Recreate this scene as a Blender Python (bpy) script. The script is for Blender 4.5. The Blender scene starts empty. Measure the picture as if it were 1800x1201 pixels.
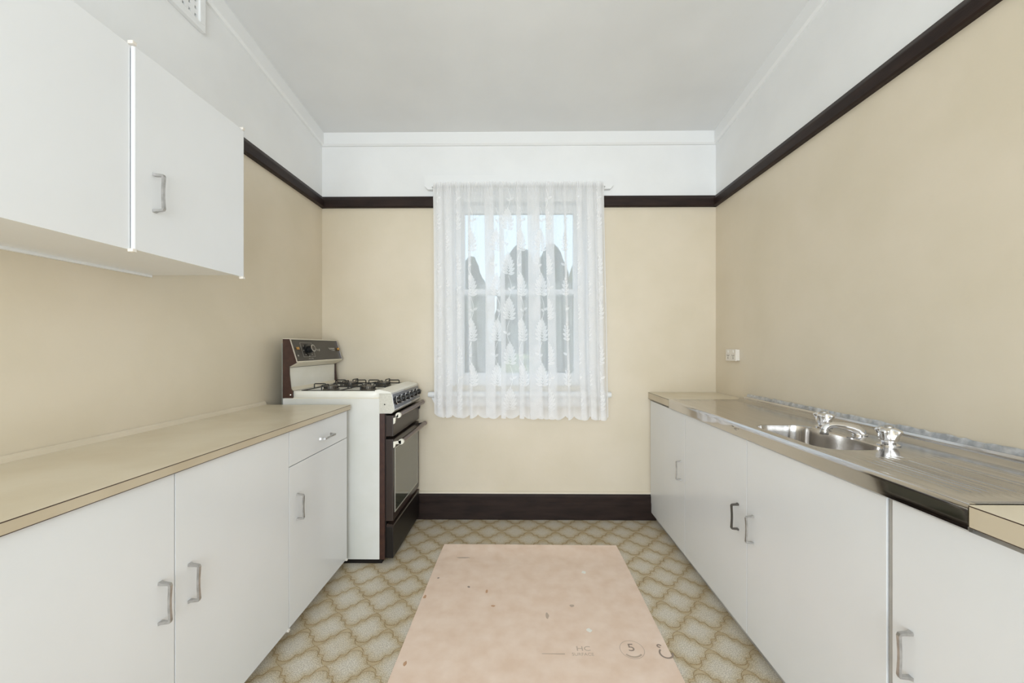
import bpy, bmesh, math, random
from mathutils import Vector, Matrix, noise

# ------------------------------------------------------------------ camera, world, lights, exposure
scene = bpy.context.scene
COL = scene.collection
cam_data = bpy.data.cameras.new('camera')
cam_data.sensor_width = 36.0
cam_data.lens = 14.0
cam_data.shift_x = -0.00504
cam_data.shift_y = 0.00583
cam_data.clip_start = 0.02
cam = bpy.data.objects.new('camera', cam_data)
COL.objects.link(cam)
cam.location = (0, 0, 1.2)
cam.rotation_euler = (math.radians(90), 0, math.radians(0.6))
scene.camera = cam

world = bpy.data.worlds.new('overcast_sky')
scene.world = world
world.use_nodes = True
wn = world.node_tree
wn.nodes.clear()
w_out = wn.nodes.new('ShaderNodeOutputWorld')
w_bg = wn.nodes.new('ShaderNodeBackground')
w_tc = wn.nodes.new('ShaderNodeTexCoord')
w_sep = wn.nodes.new('ShaderNodeSeparateXYZ')
w_ramp = wn.nodes.new('ShaderNodeValToRGB')
w_ramp.color_ramp.elements[0].position = 0.0
w_ramp.color_ramp.elements[0].color = (0.78, 0.89, 1.0, 1)
w_ramp.color_ramp.elements[1].position = 0.7
w_ramp.color_ramp.elements[1].color = (0.50, 0.72, 1.0, 1)
wn.links.new(w_tc.outputs['Generated'], w_sep.inputs[0])
wn.links.new(w_sep.outputs['Z'], w_ramp.inputs[0])
wn.links.new(w_ramp.outputs[0], w_bg.inputs['Color'])
wn.links.new(w_bg.outputs[0], w_out.inputs[0])
w_bg.inputs['Strength'].default_value = 1.55


def area_light(name, loc, rot, sx, sy, power, color=(1, 1, 1), portal=False):
    d = bpy.data.lights.new(name, 'AREA')
    d.shape = 'RECTANGLE'
    d.size, d.size_y = sx, sy
    d.energy = power
    d.color = color
    if portal:
        d.cycles.is_portal = True
    o = bpy.data.objects.new(name, d)
    COL.objects.link(o)
    o.location = loc
    o.rotation_euler = rot
    return o


# daylight entering by the wide glazed doorway in the rear wall, behind the camera
area_light('doorway_daylight_offscreen', (0.0, -2.02, 1.35), (math.radians(90), 0, math.radians(0)), 2.3, 2.2, 86, (0.90, 0.97, 1.0))
# sampling portal in the kitchen window
area_light('window_portal', (-0.02, 2.86, 1.6), (math.radians(-90), 0, 0), 0.80, 1.2, 1, portal=True)

scene.view_settings.view_transform = 'Standard'
scene.view_settings.look = 'None'
scene.view_settings.gamma = 1.0
scene.view_settings.use_curve_mapping = False
scene.view_settings.exposure = 0.03
scene.cycles.transparent_max_bounces = 24
scene.cycles.max_bounces = 12
scene.cycles.diffuse_bounces = 8
scene.cycles.glossy_bounces = 5

# ------------------------------------------------------------------ constants of the room (metres)
LW, RW, BW, RR = -1.408, 1.361, 2.80, -1.9     # wall planes
RAIL_Z = 2.222


def ceil_z(y):
    return 2.705 + 0.117 * (BW - y)


# ------------------------------------------------------------------ helpers
def srgb(r, g, b):
    def f(c):
        c /= 255.0
        return c / 12.92 if c <= 0.04045 else ((c + 0.055) / 1.055) ** 2.4
    return (f(r), f(g), f(b), 1.0)


def principled(name, color, rough=0.5, metal=0.0, spec=0.5, coat=0.0):
    m = bpy.data.materials.new(name)
    m.use_nodes = True
    p = m.node_tree.nodes['Principled BSDF']
    p.inputs['Base Color'].default_value = color
    p.inputs['Roughness'].default_value = rough
    p.inputs['Metallic'].default_value = metal
    p.inputs['Specular IOR Level'].default_value = spec
    p.inputs['Coat Weight'].default_value = coat
    return m


def vary(m, c1, c2, scale=8.0, detail=4.0, lo=0.35, hi=0.65, bump=0.0, bump_scale=None, stretch=(1, 1, 1), dist=0.002):
    """procedural colour variation and fine relief in object space"""
    nt = m.node_tree
    p = nt.nodes['Principled BSDF']
    tc = nt.nodes.new('ShaderNodeTexCoord')
    mp = nt.nodes.new('ShaderNodeMapping')
    mp.inputs['Scale'].default_value = stretch
    nt.links.new(tc.outputs['Object'], mp.inputs[0])
    nz = nt.nodes.new('ShaderNodeTexNoise')
    nz.inputs['Scale'].default_value = scale
    nz.inputs['Detail'].default_value = detail
    nt.links.new(mp.outputs[0], nz.inputs['Vector'])
    rp = nt.nodes.new('ShaderNodeValToRGB')
    rp.color_ramp.elements[0].position = lo
    rp.color_ramp.elements[0].color = c1
    rp.color_ramp.elements[1].position = hi
    rp.color_ramp.elements[1].color = c2
    nt.links.new(nz.outputs['Fac'], rp.inputs[0])
    nt.links.new(rp.outputs[0], p.inputs['Base Color'])
    if bump:
        n2 = nt.nodes.new('ShaderNodeTexNoise')
        n2.inputs['Scale'].default_value = bump_scale or scale * 10
        n2.inputs['Detail'].default_value = 3
        nt.links.new(mp.outputs[0], n2.inputs['Vector'])
        b = nt.nodes.new('ShaderNodeBump')
        b.inputs['Strength'].default_value = bump
        b.inputs['Distance'].default_value = dist
        nt.links.new(n2.outputs['Fac'], b.inputs['Height'])
        nt.links.new(b.outputs[0], p.inputs['Normal'])
    return m


def obj(name, bm, mat, parent=None, smooth=False, mats=None):
    me = bpy.data.meshes.new(name)
    bmesh.ops.recalc_face_normals(bm, faces=bm.faces)
    bm.to_mesh(me)
    bm.free()
    if mats:
        for m in mats:
            me.materials.append(m)
    else:
        me.materials.append(mat)
    if smooth:
        for p in me.polygons:
            p.use_smooth = True
        me.set_sharp_from_angle(angle=math.radians(40))
    o = bpy.data.objects.new(name, me)
    COL.objects.link(o)
    if parent is not None:
        o.parent = parent
        o.matrix_parent_inverse = Matrix.Translation(-parent_world(parent))
    return o


def parent_world(p):
    v = Vector(p.location)
    while p.parent is not None:
        # children are built in world coordinates with zero own location
        p = p.parent
        v = v + (Vector(p.location) if p.parent is None else Vector((0, 0, 0)))
        break
    return v if p.parent is None and v.length else Vector((0, 0, 0)) if v.length == 0 else v


def tag(o, label, cat, group=None):
    o['label'] = label
    o['category'] = cat
    if group:
        o['group'] = group
    return o


def thing(name, label, cat, loc, group=None):
    o = bpy.data.objects.new(name, None)
    COL.objects.link(o)
    o.empty_display_size = 0.05
    o.location = loc
    return tag(o, label, cat, group)


def struct(o):
    o['kind'] = 'structure'
    return o


def child(name, bm, mat, parent, smooth=False, label=None, stuff=False):
    """mesh built in world coordinates, parented so that it stays where it was built"""
    o = obj(name, bm, mat, None, smooth)
    o.parent = parent
    base = Vector((0, 0, 0))
    q = parent
    while q is not None:
        if q.parent is None:
            base = Vector(q.location)
        q = q.parent
    # every mesh child has zero own offset, so only the root's location has to be undone
    if parent.parent is None:
        o.location = -base
    else:
        o.location = (0, 0, 0)
        o.location = Vector((0, 0, 0))
    if label:
        o['label'] = label
    if stuff:
        o['kind'] = 'stuff'
    return o


def box(bm, x0, x1, y0, y1, z0, z1, bev=0.0, seg=2):
    vs = [bm.verts.new((x, y, z)) for x in (x0, x1) for y in (y0, y1) for z in (z0, z1)]
    f = [(0, 1, 3, 2), (4, 6, 7, 5), (0, 4, 5, 1), (2, 3, 7, 6), (0, 2, 6, 4), (1, 5, 7, 3)]
    fs = [bm.faces.new([vs[i] for i in q]) for q in f]
    if bev:
        es = list({e for fc in fs for e in fc.edges})
        bmesh.ops.bevel(bm, geom=es, offset=bev, segments=seg, profile=0.7, affect='EDGES')


def bx(*a, **k):
    bm = bmesh.new()
    box(bm, *a, **k)
    return bm


def prism(bm, prof, axis, a, b):
    """closed profile of 2-D points swept along axis from a to b; axis 'y': points are (x,z); 'x': (y,z); 'z': (x,y)"""
    def P(p, t):
        return {'y': (p[0], t, p[1]), 'x': (t, p[0], p[1]), 'z': (p[0], p[1], t)}[axis]
    A = [bm.verts.new(P(p, a)) for p in prof]
    B = [bm.verts.new(P(p, b)) for p in prof]
    n = len(prof)
    for i in range(n):
        j = (i + 1) % n
        bm.faces.new((A[i], A[j], B[j], B[i]))
    bm.faces.new(A[::-1])
    bm.faces.new(B)


def pr(*a):
    bm = bmesh.new()
    prism(bm, *a)
    return bm


def tube(bm, pts, r, seg=10, cap=True, ry=None):
    """round tube along a polyline; r a number or a list"""
    pts = [Vector(p) for p in pts]
    n = len(pts)
    rs = r if isinstance(r, (list, tuple)) else [r] * n
    rings = []
    up = None
    for i, p in enumerate(pts):
        t = (pts[min(i + 1, n - 1)] - pts[max(i - 1, 0)]).normalized()
        if up is None:
            up = t.orthogonal().normalized()
        else:
            up = (up - t * up.dot(t))
            up = up.normalized() if up.length > 1e-6 else t.orthogonal().normalized()
        s = t.cross(up)
        k = ry if ry else 1.0
        rings.append([bm.verts.new(p + (up * math.cos(2 * math.pi * q / seg) + s * math.sin(2 * math.pi * q / seg) * k) * rs[i]) for q in range(seg)])
    for i in range(n - 1):
        for q in range(seg):
            w = (q + 1) % seg
            bm.faces.new((rings[i][q], rings[i][w], rings[i + 1][w], rings[i + 1][q]))
    if cap:
        bm.faces.new(rings[0][::-1])
        bm.faces.new(rings[-1])


def tb(*a, **k):
    bm = bmesh.new()
    tube(bm, *a, **k)
    return bm


def lathe(bm, prof, cx, cy, cz, seg=24, lobes=0, amp=0.0, axis='z'):
    """profile of (radius, height); optional lobes; axis of rotation z or x (towards +x)"""
    rings = []
    for (r, h) in prof:
        ring = []
        for q in range(seg):
            a = 2 * math.pi * q / seg
            rr = r * (1 + amp * math.cos(lobes * a)) if lobes else r
            u, v = rr * math.cos(a), rr * math.sin(a)
            ring.append(bm.verts.new((cx + u, cy + v, cz + h) if axis == 'z' else (cx + h, cy + u, cz + v)))
        rings.append(ring)
    for i in range(len(rings) - 1):
        for q in range(seg):
            w = (q + 1) % seg
            bm.faces.new((rings[i][q], rings[i][w], rings[i + 1][w], rings[i + 1][q]))
    bm.faces.new(rings[0][::-1])
    bm.faces.new(rings[-1])


def lt(*a, **k):
    bm = bmesh.new()
    lathe(bm, *a, **k)
    return bm


# ------------------------------------------------------------------ materials
M = {}
M['white_wall'] = vary(principled('white_wall_paint', srgb(232, 233, 234), 0.55), srgb(230, 231, 232), srgb(235, 236, 237), 3.0, bump=0.15, bump_scale=60)
M['beige_wall'] = vary(principled('beige_wall_paint', srgb(217, 206, 186), 0.42), srgb(214, 203, 182), srgb(220, 209, 190), 2.5, bump=0.2, bump_scale=50)
M['ceiling'] = vary(principled('ceiling_paint', srgb(225, 226, 227), 0.8), srgb(222, 223, 224), srgb(228, 229, 230), 2.0, bump=0.1, bump_scale=40)
M['white_gloss'] = principled('white_gloss_paint', srgb(234, 235, 236), 0.4)
M['dark_wood'] = vary(principled('dark_brown_timber', srgb(40, 27, 23), 0.5, 0.0, 0.25), srgb(33, 22, 19), srgb(47, 34, 29), 5.0, bump=0.25, bump_scale=30, stretch=(1, 1, 6))
M['laminate_white'] = vary(principled('white_laminate', srgb(228, 230, 233), 0.22), srgb(226, 228, 231), srgb(230, 232, 235), 2.0, bump=0.03, bump_scale=14)
M['carcass'] = principled('cabinet_carcass', srgb(214, 212, 208), 0.5)
M['kick_grey'] = vary(principled('grey_kickboard', srgb(176, 174, 172), 0.55), srgb(160, 158, 156), srgb(188, 186, 184), 7.0)
M['worktop'] = vary(principled('beige_laminate', srgb(214, 203, 180), 0.3), srgb(209, 197, 173), srgb(218, 208, 187), 6.0, bump=0.06, bump_scale=90)
M['worktop_edge'] = vary(principled('beige_edge_strip', srgb(196, 183, 160), 0.35), srgb(191, 177, 153), srgb(201, 189, 167), 6.0)
M['dark_line'] = principled('dark_laminate_edge', srgb(58, 40, 32), 0.5)
M['chrome'] = principled('chrome', (0.80, 0.80, 0.82, 1), 0.08, 1.0)
M['brushed'] = vary(principled('brushed_chrome_handle', srgb(190, 188, 186), 0.3, 0.9), srgb(178, 176, 174), srgb(200, 198, 196), 60.0)
M['bronze'] = principled('darkened_metal_handle', srgb(104, 100, 96), 0.35, 0.9)
M['bronze_dark'] = principled('black_handle_foot', srgb(45, 43, 42), 0.4, 0.4)
st = vary(principled('stainless_steel', srgb(200, 197, 194), 0.15, 1.0), srgb(193, 190, 187), srgb(207, 204, 202), 9.0, bump=0.03, bump_scale=160, stretch=(6, 0.4, 1))
M['steel'] = st
M['steel_polished'] = principled('polished_steel_edge', srgb(205, 202, 200), 0.06, 1.0)
M['foil'] = vary(principled('crinkled_silver_strip', srgb(232, 233, 236), 0.25, 0.35), srgb(200, 202, 206), srgb(250, 251, 253), 40.0, bump=0.5, bump_scale=45, dist=0.003)
M['enamel_white'] = vary(principled('white_enamel', srgb(232, 231, 224), 0.25), srgb(228, 226, 217), srgb(236, 235, 230), 5.0)
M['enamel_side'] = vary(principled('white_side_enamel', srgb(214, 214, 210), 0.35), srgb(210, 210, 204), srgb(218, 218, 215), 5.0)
M['cream_enamel'] = principled('cream_enamel', srgb(222, 214, 196), 0.35)
M['brown_enamel'] = vary(principled('dark_brown_enamel', srgb(60, 36, 28), 0.3), srgb(54, 31, 24), srgb(66, 41, 32), 30.0)
M['door_brown'] = principled('oven_door_brown', srgb(50, 39, 34), 0.3, 0.0, 0.4)
M['black_side'] = principled('oven_black', srgb(24, 19, 17), 0.4, 0.0, 0.3)
M['handle_brown'] = principled('brown_handle_bar', srgb(120, 106, 102), 0.25, 0.6)
M['cream_plastic'] = principled('cream_plastic_cap', srgb(226, 222, 210), 0.35)
M['silver_panel'] = vary(principled('silver_painted_panel', srgb(196, 193, 182), 0.4, 0.35), srgb(190, 187, 176), srgb(203, 200, 190), 200.0)
M['fascia'] = principled('blue_grey_fascia', srgb(112, 114, 122), 0.25, 0.8)
M['black'] = principled('black_plastic', srgb(22, 21, 21), 0.3)
M['panel_dark'] = principled('charcoal_panel', srgb(66, 61, 56), 0.4)
M['print_pale'] = principled('pale_print', srgb(172, 168, 160), 0.5)
M['gold'] = principled('gold_badge', srgb(196, 150, 84), 0.35, 0.7)
M['iron'] = principled('black_cast_trivet', srgb(30, 29, 28), 0.5)
M['burner'] = vary(principled('burner_metal', srgb(110, 104, 96), 0.5, 0.6), srgb(92, 86, 78), srgb(135, 128, 118), 50.0)
M['glass_oven'] = principled('oven_glass', srgb(66, 69, 58), 0.06, 0.0, 0.8, 0.3)
M['plastic_white'] = principled('white_plastic', srgb(228, 222, 214), 0.4)
M['slot'] = principled('dark_slot', srgb(60, 56, 52), 0.6)
M['grey_metal'] = principled('grey_flue_metal', srgb(150, 152, 146), 0.5, 0.3)
M['mat_print'] = principled('grey_ink', srgb(150, 134, 122), 0.7)
M['mat_print_faint'] = principled('faint_grey_ink', srgb(186, 167, 151), 0.7)
M['mat_dark'] = principled('brown_stain', srgb(192, 152, 120), 0.7)
M['flake'] = principled('white_paint_flake', srgb(236, 234, 226), 0.7)

# vinyl floor tile: print in the tile's own coordinates (pale mottled heart, tan border)
def tile_material():
    m = principled('vinyl_tile_print', srgb(190, 178, 155), 0.33)
    nt = m.node_tree
    p = nt.nodes['Principled BSDF']
    tc = nt.nodes.new('ShaderNodeTexCoord')
    oi = nt.nodes.new('ShaderNodeObjectInfo')
    at = nt.nodes.new('ShaderNodeAttribute')
    at.attribute_name = 'edge'
    geo = nt.nodes.new('ShaderNodeNewGeometry')
    n1 = nt.nodes.new('ShaderNodeTexNoise')
    n1.inputs['Scale'].default_value = 9.0
    n1.inputs['Detail'].default_value = 2
    nt.links.new(geo.outputs['Position'], n1.inputs['Vector'])
    ad = nt.nodes.new('ShaderNodeMath'); ad.operation = 'MULTIPLY_ADD'
    nt.links.new(n1.outputs['Fac'], ad.inputs[0]); ad.inputs[1].default_value = 0.5
    nt.links.new(at.outputs['Fac'], ad.inputs[2])
    rp = nt.nodes.new('ShaderNodeValToRGB')
    e = rp.color_ramp.elements
    e[0].position = 0.12; e[0].color = srgb(214, 208, 197)
    e[1].position = 1.0; e[1].color = srgb(162, 139, 102)
    k = rp.color_ramp.elements.new(0.82); k.color = srgb(188, 171, 140)
    k = rp.color_ramp.elements.new(0.55); k.color = srgb(202, 190, 167)
    nt.links.new(ad.outputs[0], rp.inputs[0])
    n2 = nt.nodes.new('ShaderNodeTexNoise')
    n2.inputs['Scale'].default_value = 260.0
    n2.inputs['Detail'].default_value = 1
    nt.links.new(geo.outputs['Position'], n2.inputs['Vector'])
    r2 = nt.nodes.new('ShaderNodeValToRGB')
    r2.color_ramp.elements[0].position = 0.38; r2.color_ramp.elements[0].color = (0.68, 0.66, 0.63, 1)
    r2.color_ramp.elements[1].position = 0.62; r2.color_ramp.elements[1].color = (1.12, 1.12, 1.12, 1)
    nt.links.new(n2.outputs['Fac'], r2.inputs[0])
    mx = nt.nodes.new('ShaderNodeMix'); mx.data_type = 'RGBA'; mx.blend_type = 'MULTIPLY'
    mx.inputs['Factor'].default_value = 1.0
    nt.links.new(rp.outputs[0], mx.inputs['A']); nt.links.new(r2.outputs[0], mx.inputs['B'])
    nt.links.new(mx.outputs['Result'], p.inputs['Base Color'])
    b = nt.nodes.new('ShaderNodeBump'); b.inputs['Strength'].default_value = 0.25; b.inputs['Distance'].default_value = 0.001
    nt.links.new(n2.outputs['Fac'], b.inputs['Height']); nt.links.new(b.outputs[0], p.inputs['Normal'])
    return m


M['tile'] = tile_material()
M['joint'] = vary(principled('vinyl_joint', srgb(184, 166, 134), 0.5), srgb(178, 159, 126), srgb(190, 173, 142), 20.0)
mat_sheet = principled('pink_tan_underlay', srgb(226, 198, 174), 0.6)
vary(mat_sheet, srgb(224, 198, 178), srgb(235, 214, 198), 13.0, 8.0, 0.3, 0.7, bump=0.12, bump_scale=120)
M['sheet'] = mat_sheet


def cloth_material(name, alpha, color):
    m = bpy.data.materials.new(name)
    m.use_nodes = True
    nt = m.node_tree
    nt.nodes.clear()
    out = nt.nodes.new('ShaderNodeOutputMaterial')
    d = nt.nodes.new('ShaderNodeBsdfDiffuse'); d.inputs['Color'].default_value = color
    t = nt.nodes.new('ShaderNodeBsdfTranslucent'); t.inputs['Color'].default_value = color
    tr = nt.nodes.new('ShaderNodeBsdfTransparent')
    m1 = nt.nodes.new('ShaderNodeMixShader'); m1.inputs[0].default_value = 0.35
    m2 = nt.nodes.new('ShaderNodeMixShader')
    nt.links.new(d.outputs[0], m1.inputs[1]); nt.links.new(t.outputs[0], m1.inputs[2])
    at = nt.nodes.new('ShaderNodeAttribute'); at.attribute_name = 'dense'
    mp = nt.nodes.new('ShaderNodeMapRange')
    mp.inputs['To Min'].default_value = alpha; mp.inputs['To Max'].default_value = 0.93
    nt.links.new(at.outputs['Fac'], mp.inputs['Value'])
    # net threads: alternate open and closed cells
    tc = nt.nodes.new('ShaderNodeTexCoord')
    nz = nt.nodes.new('ShaderNodeTexNoise'); nz.inputs['Scale'].default_value = 500.0; nz.inputs['Detail'].default_value = 1.0
    nt.links.new(tc.outputs['Object'], nz.inputs['Vector'])
    ad = nt.nodes.new('ShaderNodeMath'); ad.operation = 'MULTIPLY_ADD'
    nt.links.new(nz.outputs['Fac'], ad.inputs[0]); ad.inputs[1].default_value = 0.3
    sub = nt.nodes.new('ShaderNodeMath'); sub.operation = 'SUBTRACT'; sub.inputs[1].default_value = 0.15
    nt.links.new(mp.outputs[0], ad.inputs[2]); nt.links.new(ad.outputs[0], sub.inputs[0]); sub.use_clamp = True
    nt.links.new(sub.outputs[0], m2.inputs[0])
    nt.links.new(tr.outputs[0], m2.inputs[1]); nt.links.new(m1.outputs[0], m2.inputs[2])
    nt.links.new(m2.outputs[0], out.inputs[0])
    return m


M['net'] = cloth_material('sheer_lace_net', 0.53, (0.95, 0.95, 0.96, 1))
M['lace'] = cloth_material('lace_motif_thread', 0.72, (0.97, 0.97, 0.98, 1))

glass = bpy.data.materials.new('window_glass')
glass.use_nodes = True
nt = glass.node_tree
nt.nodes.clear()
g_o = nt.nodes.new('ShaderNodeOutputMaterial'); g_t = nt.nodes.new('ShaderNodeBsdfTransparent'); g_g = nt.nodes.new('ShaderNodeBsdfGlossy')
g_t.inputs[0].default_value = (0.96, 0.98, 0.97, 1); g_g.inputs['Roughness'].default_value = 0.02
g_m = nt.nodes.new('ShaderNodeMixShader'); g_m.inputs[0].default_value = 0.05
nt.links.new(g_t.outputs[0], g_m.inputs[1]); nt.links.new(g_g.outputs[0], g_m.inputs[2]); nt.links.new(g_m.outputs[0], g_o.inputs[0])
M['glass'] = glass

M['leaf_dark'] = vary(principled('dark_conifer_leaf', srgb(70, 86, 72), 0.7), srgb(34, 46, 44), srgb(98, 110, 84), 5.0, 6.0, bump=0.9, bump_scale=25, dist=0.05)
M['leaf_yellow'] = vary(principled('yellow_green_leaf', srgb(150, 150, 96), 0.7), srgb(92, 98, 70), srgb(186, 180, 110), 6.0, 6.0, bump=0.9, bump_scale=25, dist=0.05)
M['bark'] = principled('bark', srgb(88, 72, 58), 0.8)
M['lawn'] = vary(principled('lawn', srgb(110, 118, 90), 0.9), srgb(90, 98, 76), srgb(132, 136, 104), 3.0, bump=0.5, bump_scale=60)
M['paling'] = vary(principled('weathered_palings', srgb(134, 130, 128), 0.8), srgb(118, 114, 112), srgb(150, 146, 144), 6.0)

# ------------------------------------------------------------------ room shell
def tile_outline():
    """scalloped lozenge: stepped lobes towards all four corners"""
    W, H = 0.0873, 0.1
    half = [(0.0, 0.080), (0.010, 0.0795), (0.019, 0.0765), (0.0260, 0.0705), (0.0300, 0.062), (0.0320, 0.0530), (0.0340, 0.0480), (0.039, 0.0465), (0.0515, 0.0455), (0.0565, 0.042), (0.0590, 0.034), (0.0620, 0.0245), (0.068, 0.015), (0.076, 0.008), (0.0865, 0.002)]
    right = half + [(x, -y) for x, y in half[::-1]]
    left = [(-x, y) for x, y in right[-2:0:-1]]
    return right + left


def tile_mesh():
    ol = tile_outline()
    n = len(ol)
    me = bpy.data.meshes.new('tile')
    vs, fs, ed = [], [], []
    rings = [(1.0, -0.0007, 0.78), (0.975, 0.0, 0.78), (0.945, 0.0, 0.52), (0.76, 0.0002, 0.32), (0.42, 0.0002, 0.0)]
    for s, z, e in rings:
        for x, y in ol:
            vs.append((x * s, y * s, z)); ed.append(e)
    for r in range(len(rings) - 1):
        for i in range(n):
            j = (i + 1) % n
            fs.append((r * n + i, (r + 1) * n + i, (r + 1) * n + j, r * n + j))
    fs.append(tuple((len(rings) - 1) * n + i for i in range(n))[::-1])
    me.from_pydata(vs, [], fs)
    a = me.attributes.new('edge', 'FLOAT', 'POINT')
    for i, e in enumerate(ed):
        a.data[i].value = e
    me.materials.append(M['tile'])
    bm = bmesh.new(); bm.from_mesh(me); bmesh.ops.recalc_face_normals(bm, faces=bm.faces)
    up = sum(f.normal.z for f in bm.faces)
    if up < 0:
        bmesh.ops.reverse_faces(bm, faces=bm.faces)
    bm.to_mesh(me); bm.free()
    return me


bm = bmesh.new()
box(bm, LW - 0.1, RW + 0.1, RR - 0.1, BW + 0.1, -0.12, -0.001)
floor = struct(obj('floor', bm, M['joint']))
TM = tile_mesh()
DX, DY, X0, Y0 = 0.1746, 0.1, -0.739, 1.592
cells = []
for k in range(-34, 13):
    yy = Y0 + DY * k
    for i in range(-6, 14):
        xx = X0 + DX * i + (DX / 2 if k % 2 else 0)
        if LW - 0.02 < xx < RW + 0.02 and RR < yy < BW - 0.0:
            cells.append((xx, yy))
near = [c for c in cells if -1.0 < c[0] < 0.97 and c[1] > 0.30]
near.sort(key=lambda c: (c[0] - 0) ** 2 + (c[1] - 1.9) ** 2)
near = near[:298]
for (xx, yy) in near:
    t = bpy.data.objects.new('tile', TM)
    COL.objects.link(t)
    t.parent = floor
    t.location = (xx, yy, 0)
rest = [c for c in cells if c not in set(near)]
bm = bmesh.new()
base_bm = bmesh.new(); base_bm.from_mesh(TM)
tv = [v.co.copy() for v in base_bm.verts]; tf = [[v.index for v in f.verts] for f in base_bm.faces]
base_bm.free()
lay = bm.verts.layers.float.new('edge')
src = [a.value for a in TM.attributes['edge'].data]
for (xx, yy) in rest:
    nv = []
    for i, c in enumerate(tv):
        v = bm.verts.new((c.x + xx, c.y + yy, c.z)); v[lay] = src[i]; nv.append(v)
    for f in tf:
        bm.faces.new([nv[i] for i in f])
o = obj('tile_field', bm, M['tile']); o.parent = floor; o['kind'] = 'stuff'


def wall_side(name, x_in, x_out, mats, hole=None):
    bm = bmesh.new()
    for (z0, z1top, mi) in ((0.0, None, 0), (RAIL_Z, 'c', 1)):
        n0 = len(bm.faces)
        if z1top is None:
            prism(bm, [(RR, 0.0), (BW + 0.1, 0.0), (BW + 0.1, RAIL_Z), (RR, RAIL_Z)], 'x', x_in, x_out)
        else:
            def upper(y0, y1, zlow, zhigh=None):
                prism(bm, [(y0, zlow), (y1, zlow), (y1, zhigh or ceil_z(y1)), (y0, zhigh or ceil_z(y0))], 'x', x_in, x_out)
            if hole:
                ya, yb, za, zb = hole
                upper(RR, ya, RAIL_Z); upper(yb, BW + 0.1, RAIL_Z)
                upper(ya, yb, RAIL_Z, za); upper(ya, yb, zb)
            else:
                upper(RR, BW + 0.1, RAIL_Z)
        bm.faces.ensure_lookup_table()
        for f in bm.faces[n0:]:
            f.material_index = mi
    return struct(obj(name, bm, None, mats=mats))


VENT = (1.46, 1.738, 2.580, 2.800)
wall_side('wall_left', LW, LW - 0.1, [M['beige_wall'], M['white_wall']], hole=(VENT[0] + 0.03, VENT[1] - 0.03, VENT[2] + 0.03, VENT[3] - 0.03))
wall_side('wall_right', RW, RW + 0.1, [M['beige_wall'], M['white_wall']])
# back wall with the window opening
WX0, WX1, WZ0, WZ1 = -0.50, 0.465, 0.93, 2.26
bm = bmesh.new()
def wb(x0, x1, z0, z1, mi):
    n0 = len(bm.faces)
    box(bm, x0, x1, BW, BW + 0.13, z0, z1)
    bm.faces.ensure_lookup_table()
    for f in bm.faces[n0:]:
        f.material_index = mi
for (x0, x1) in ((LW, WX0), (WX1, RW)):
    wb(x0, x1, 0, RAIL_Z, 0); wb(x0, x1, RAIL_Z, 2.74, 1)
wb(WX0, WX1, 0, WZ0, 0); wb(WX0, WX1, WZ1, 2.74, 1)
wall_back = struct(obj('wall_back', bm, None, mats=[M['beige_wall'], M['white_wall']]))
# rear wall with a wide doorway
bm = bmesh.new()
for (x0, x1, z0, z1) in ((LW, -1.15, 0, 3.3), (1.15, RW, 0, 3.3), (-1.15, 1.15, 2.45, 3.3)):
    box(bm, x0, x1, RR - 0.1, RR, z0, z1)
struct(obj('wall_rear', bm, M['beige_wall']))
bm = bmesh.new()
prism(bm, [(RR - 0.1, ceil_z(RR - 0.1)), (BW + 0.13, ceil_z(BW + 0.13)), (BW + 0.13, ceil_z(BW) + 0.12), (RR - 0.1, ceil_z(RR) + 0.14)], 'x', LW - 0.1, RW + 0.1)
struct(obj('ceiling', bm, M['ceiling']))

# cornice boards under the ceiling (white)
def cornice_back():
    z = ceil_z(BW)
    return pr([(BW, z - 0.088), (BW - 0.012, z - 0.088), (BW - 0.022, z - 0.078), (BW - 0.022, z + 0.002), (BW, z + 0.002)], 'x', LW, RW)


def cornice_side(xw, s, y0, y1):
    bm = bmesh.new()
    prof = [(0, -0.088), (0.012, -0.088), (0.022, -0.078), (0.022, 0.002), (0, 0.002)]
    A = [bm.verts.new((xw + s * p[0], y0, ceil_z(y0) + p[1])) for p in prof]
    B = [bm.verts.new((xw + s * p[0], y1, ceil_z(y1) + p[1])) for p in prof]
    n = len(prof)
    for i in range(n):
        j = (i + 1) % n
        bm.faces.new((A[i], A[j], B[j], B[i]))
    bm.faces.new(A); bm.faces.new(B[::-1])
    return bm


struct(obj('trim_1', cornice_back(), M['white_gloss']))
struct(obj('trim_2', cornice_side(LW, 1, 1.755, BW - 0.0), M['white_gloss']))
struct(obj('trim_3', cornice_side(RW, -1, RR, BW - 0.0), M['white_gloss']))
# picture rail: sloping shoulder over a flat face
RP = [(0.0, 0.040), (0.008, 0.040), (0.024, 0.014), (0.026, 0.008), (0.026, -0.034), (0.020, -0.040), (0.0, -0.040)]
struct(obj('trim_4', pr([(BW - a, RAIL_Z + b) for a, b in RP], 'x', LW, -0.615), M['dark_wood']))
struct(obj('trim_5', pr([(BW - a, RAIL_Z + b) for a, b in RP], 'x', 0.575, RW), M['dark_wood']))
struct(obj('trim_6', pr([(LW + a, RAIL_Z + b) for a, b in RP], 'y', RR, BW), M['dark_wood']))
struct(obj('trim_7', pr([(RW - a, RAIL_Z + b) for a, b in RP], 'y', RR, BW), M['dark_wood']))
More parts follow.
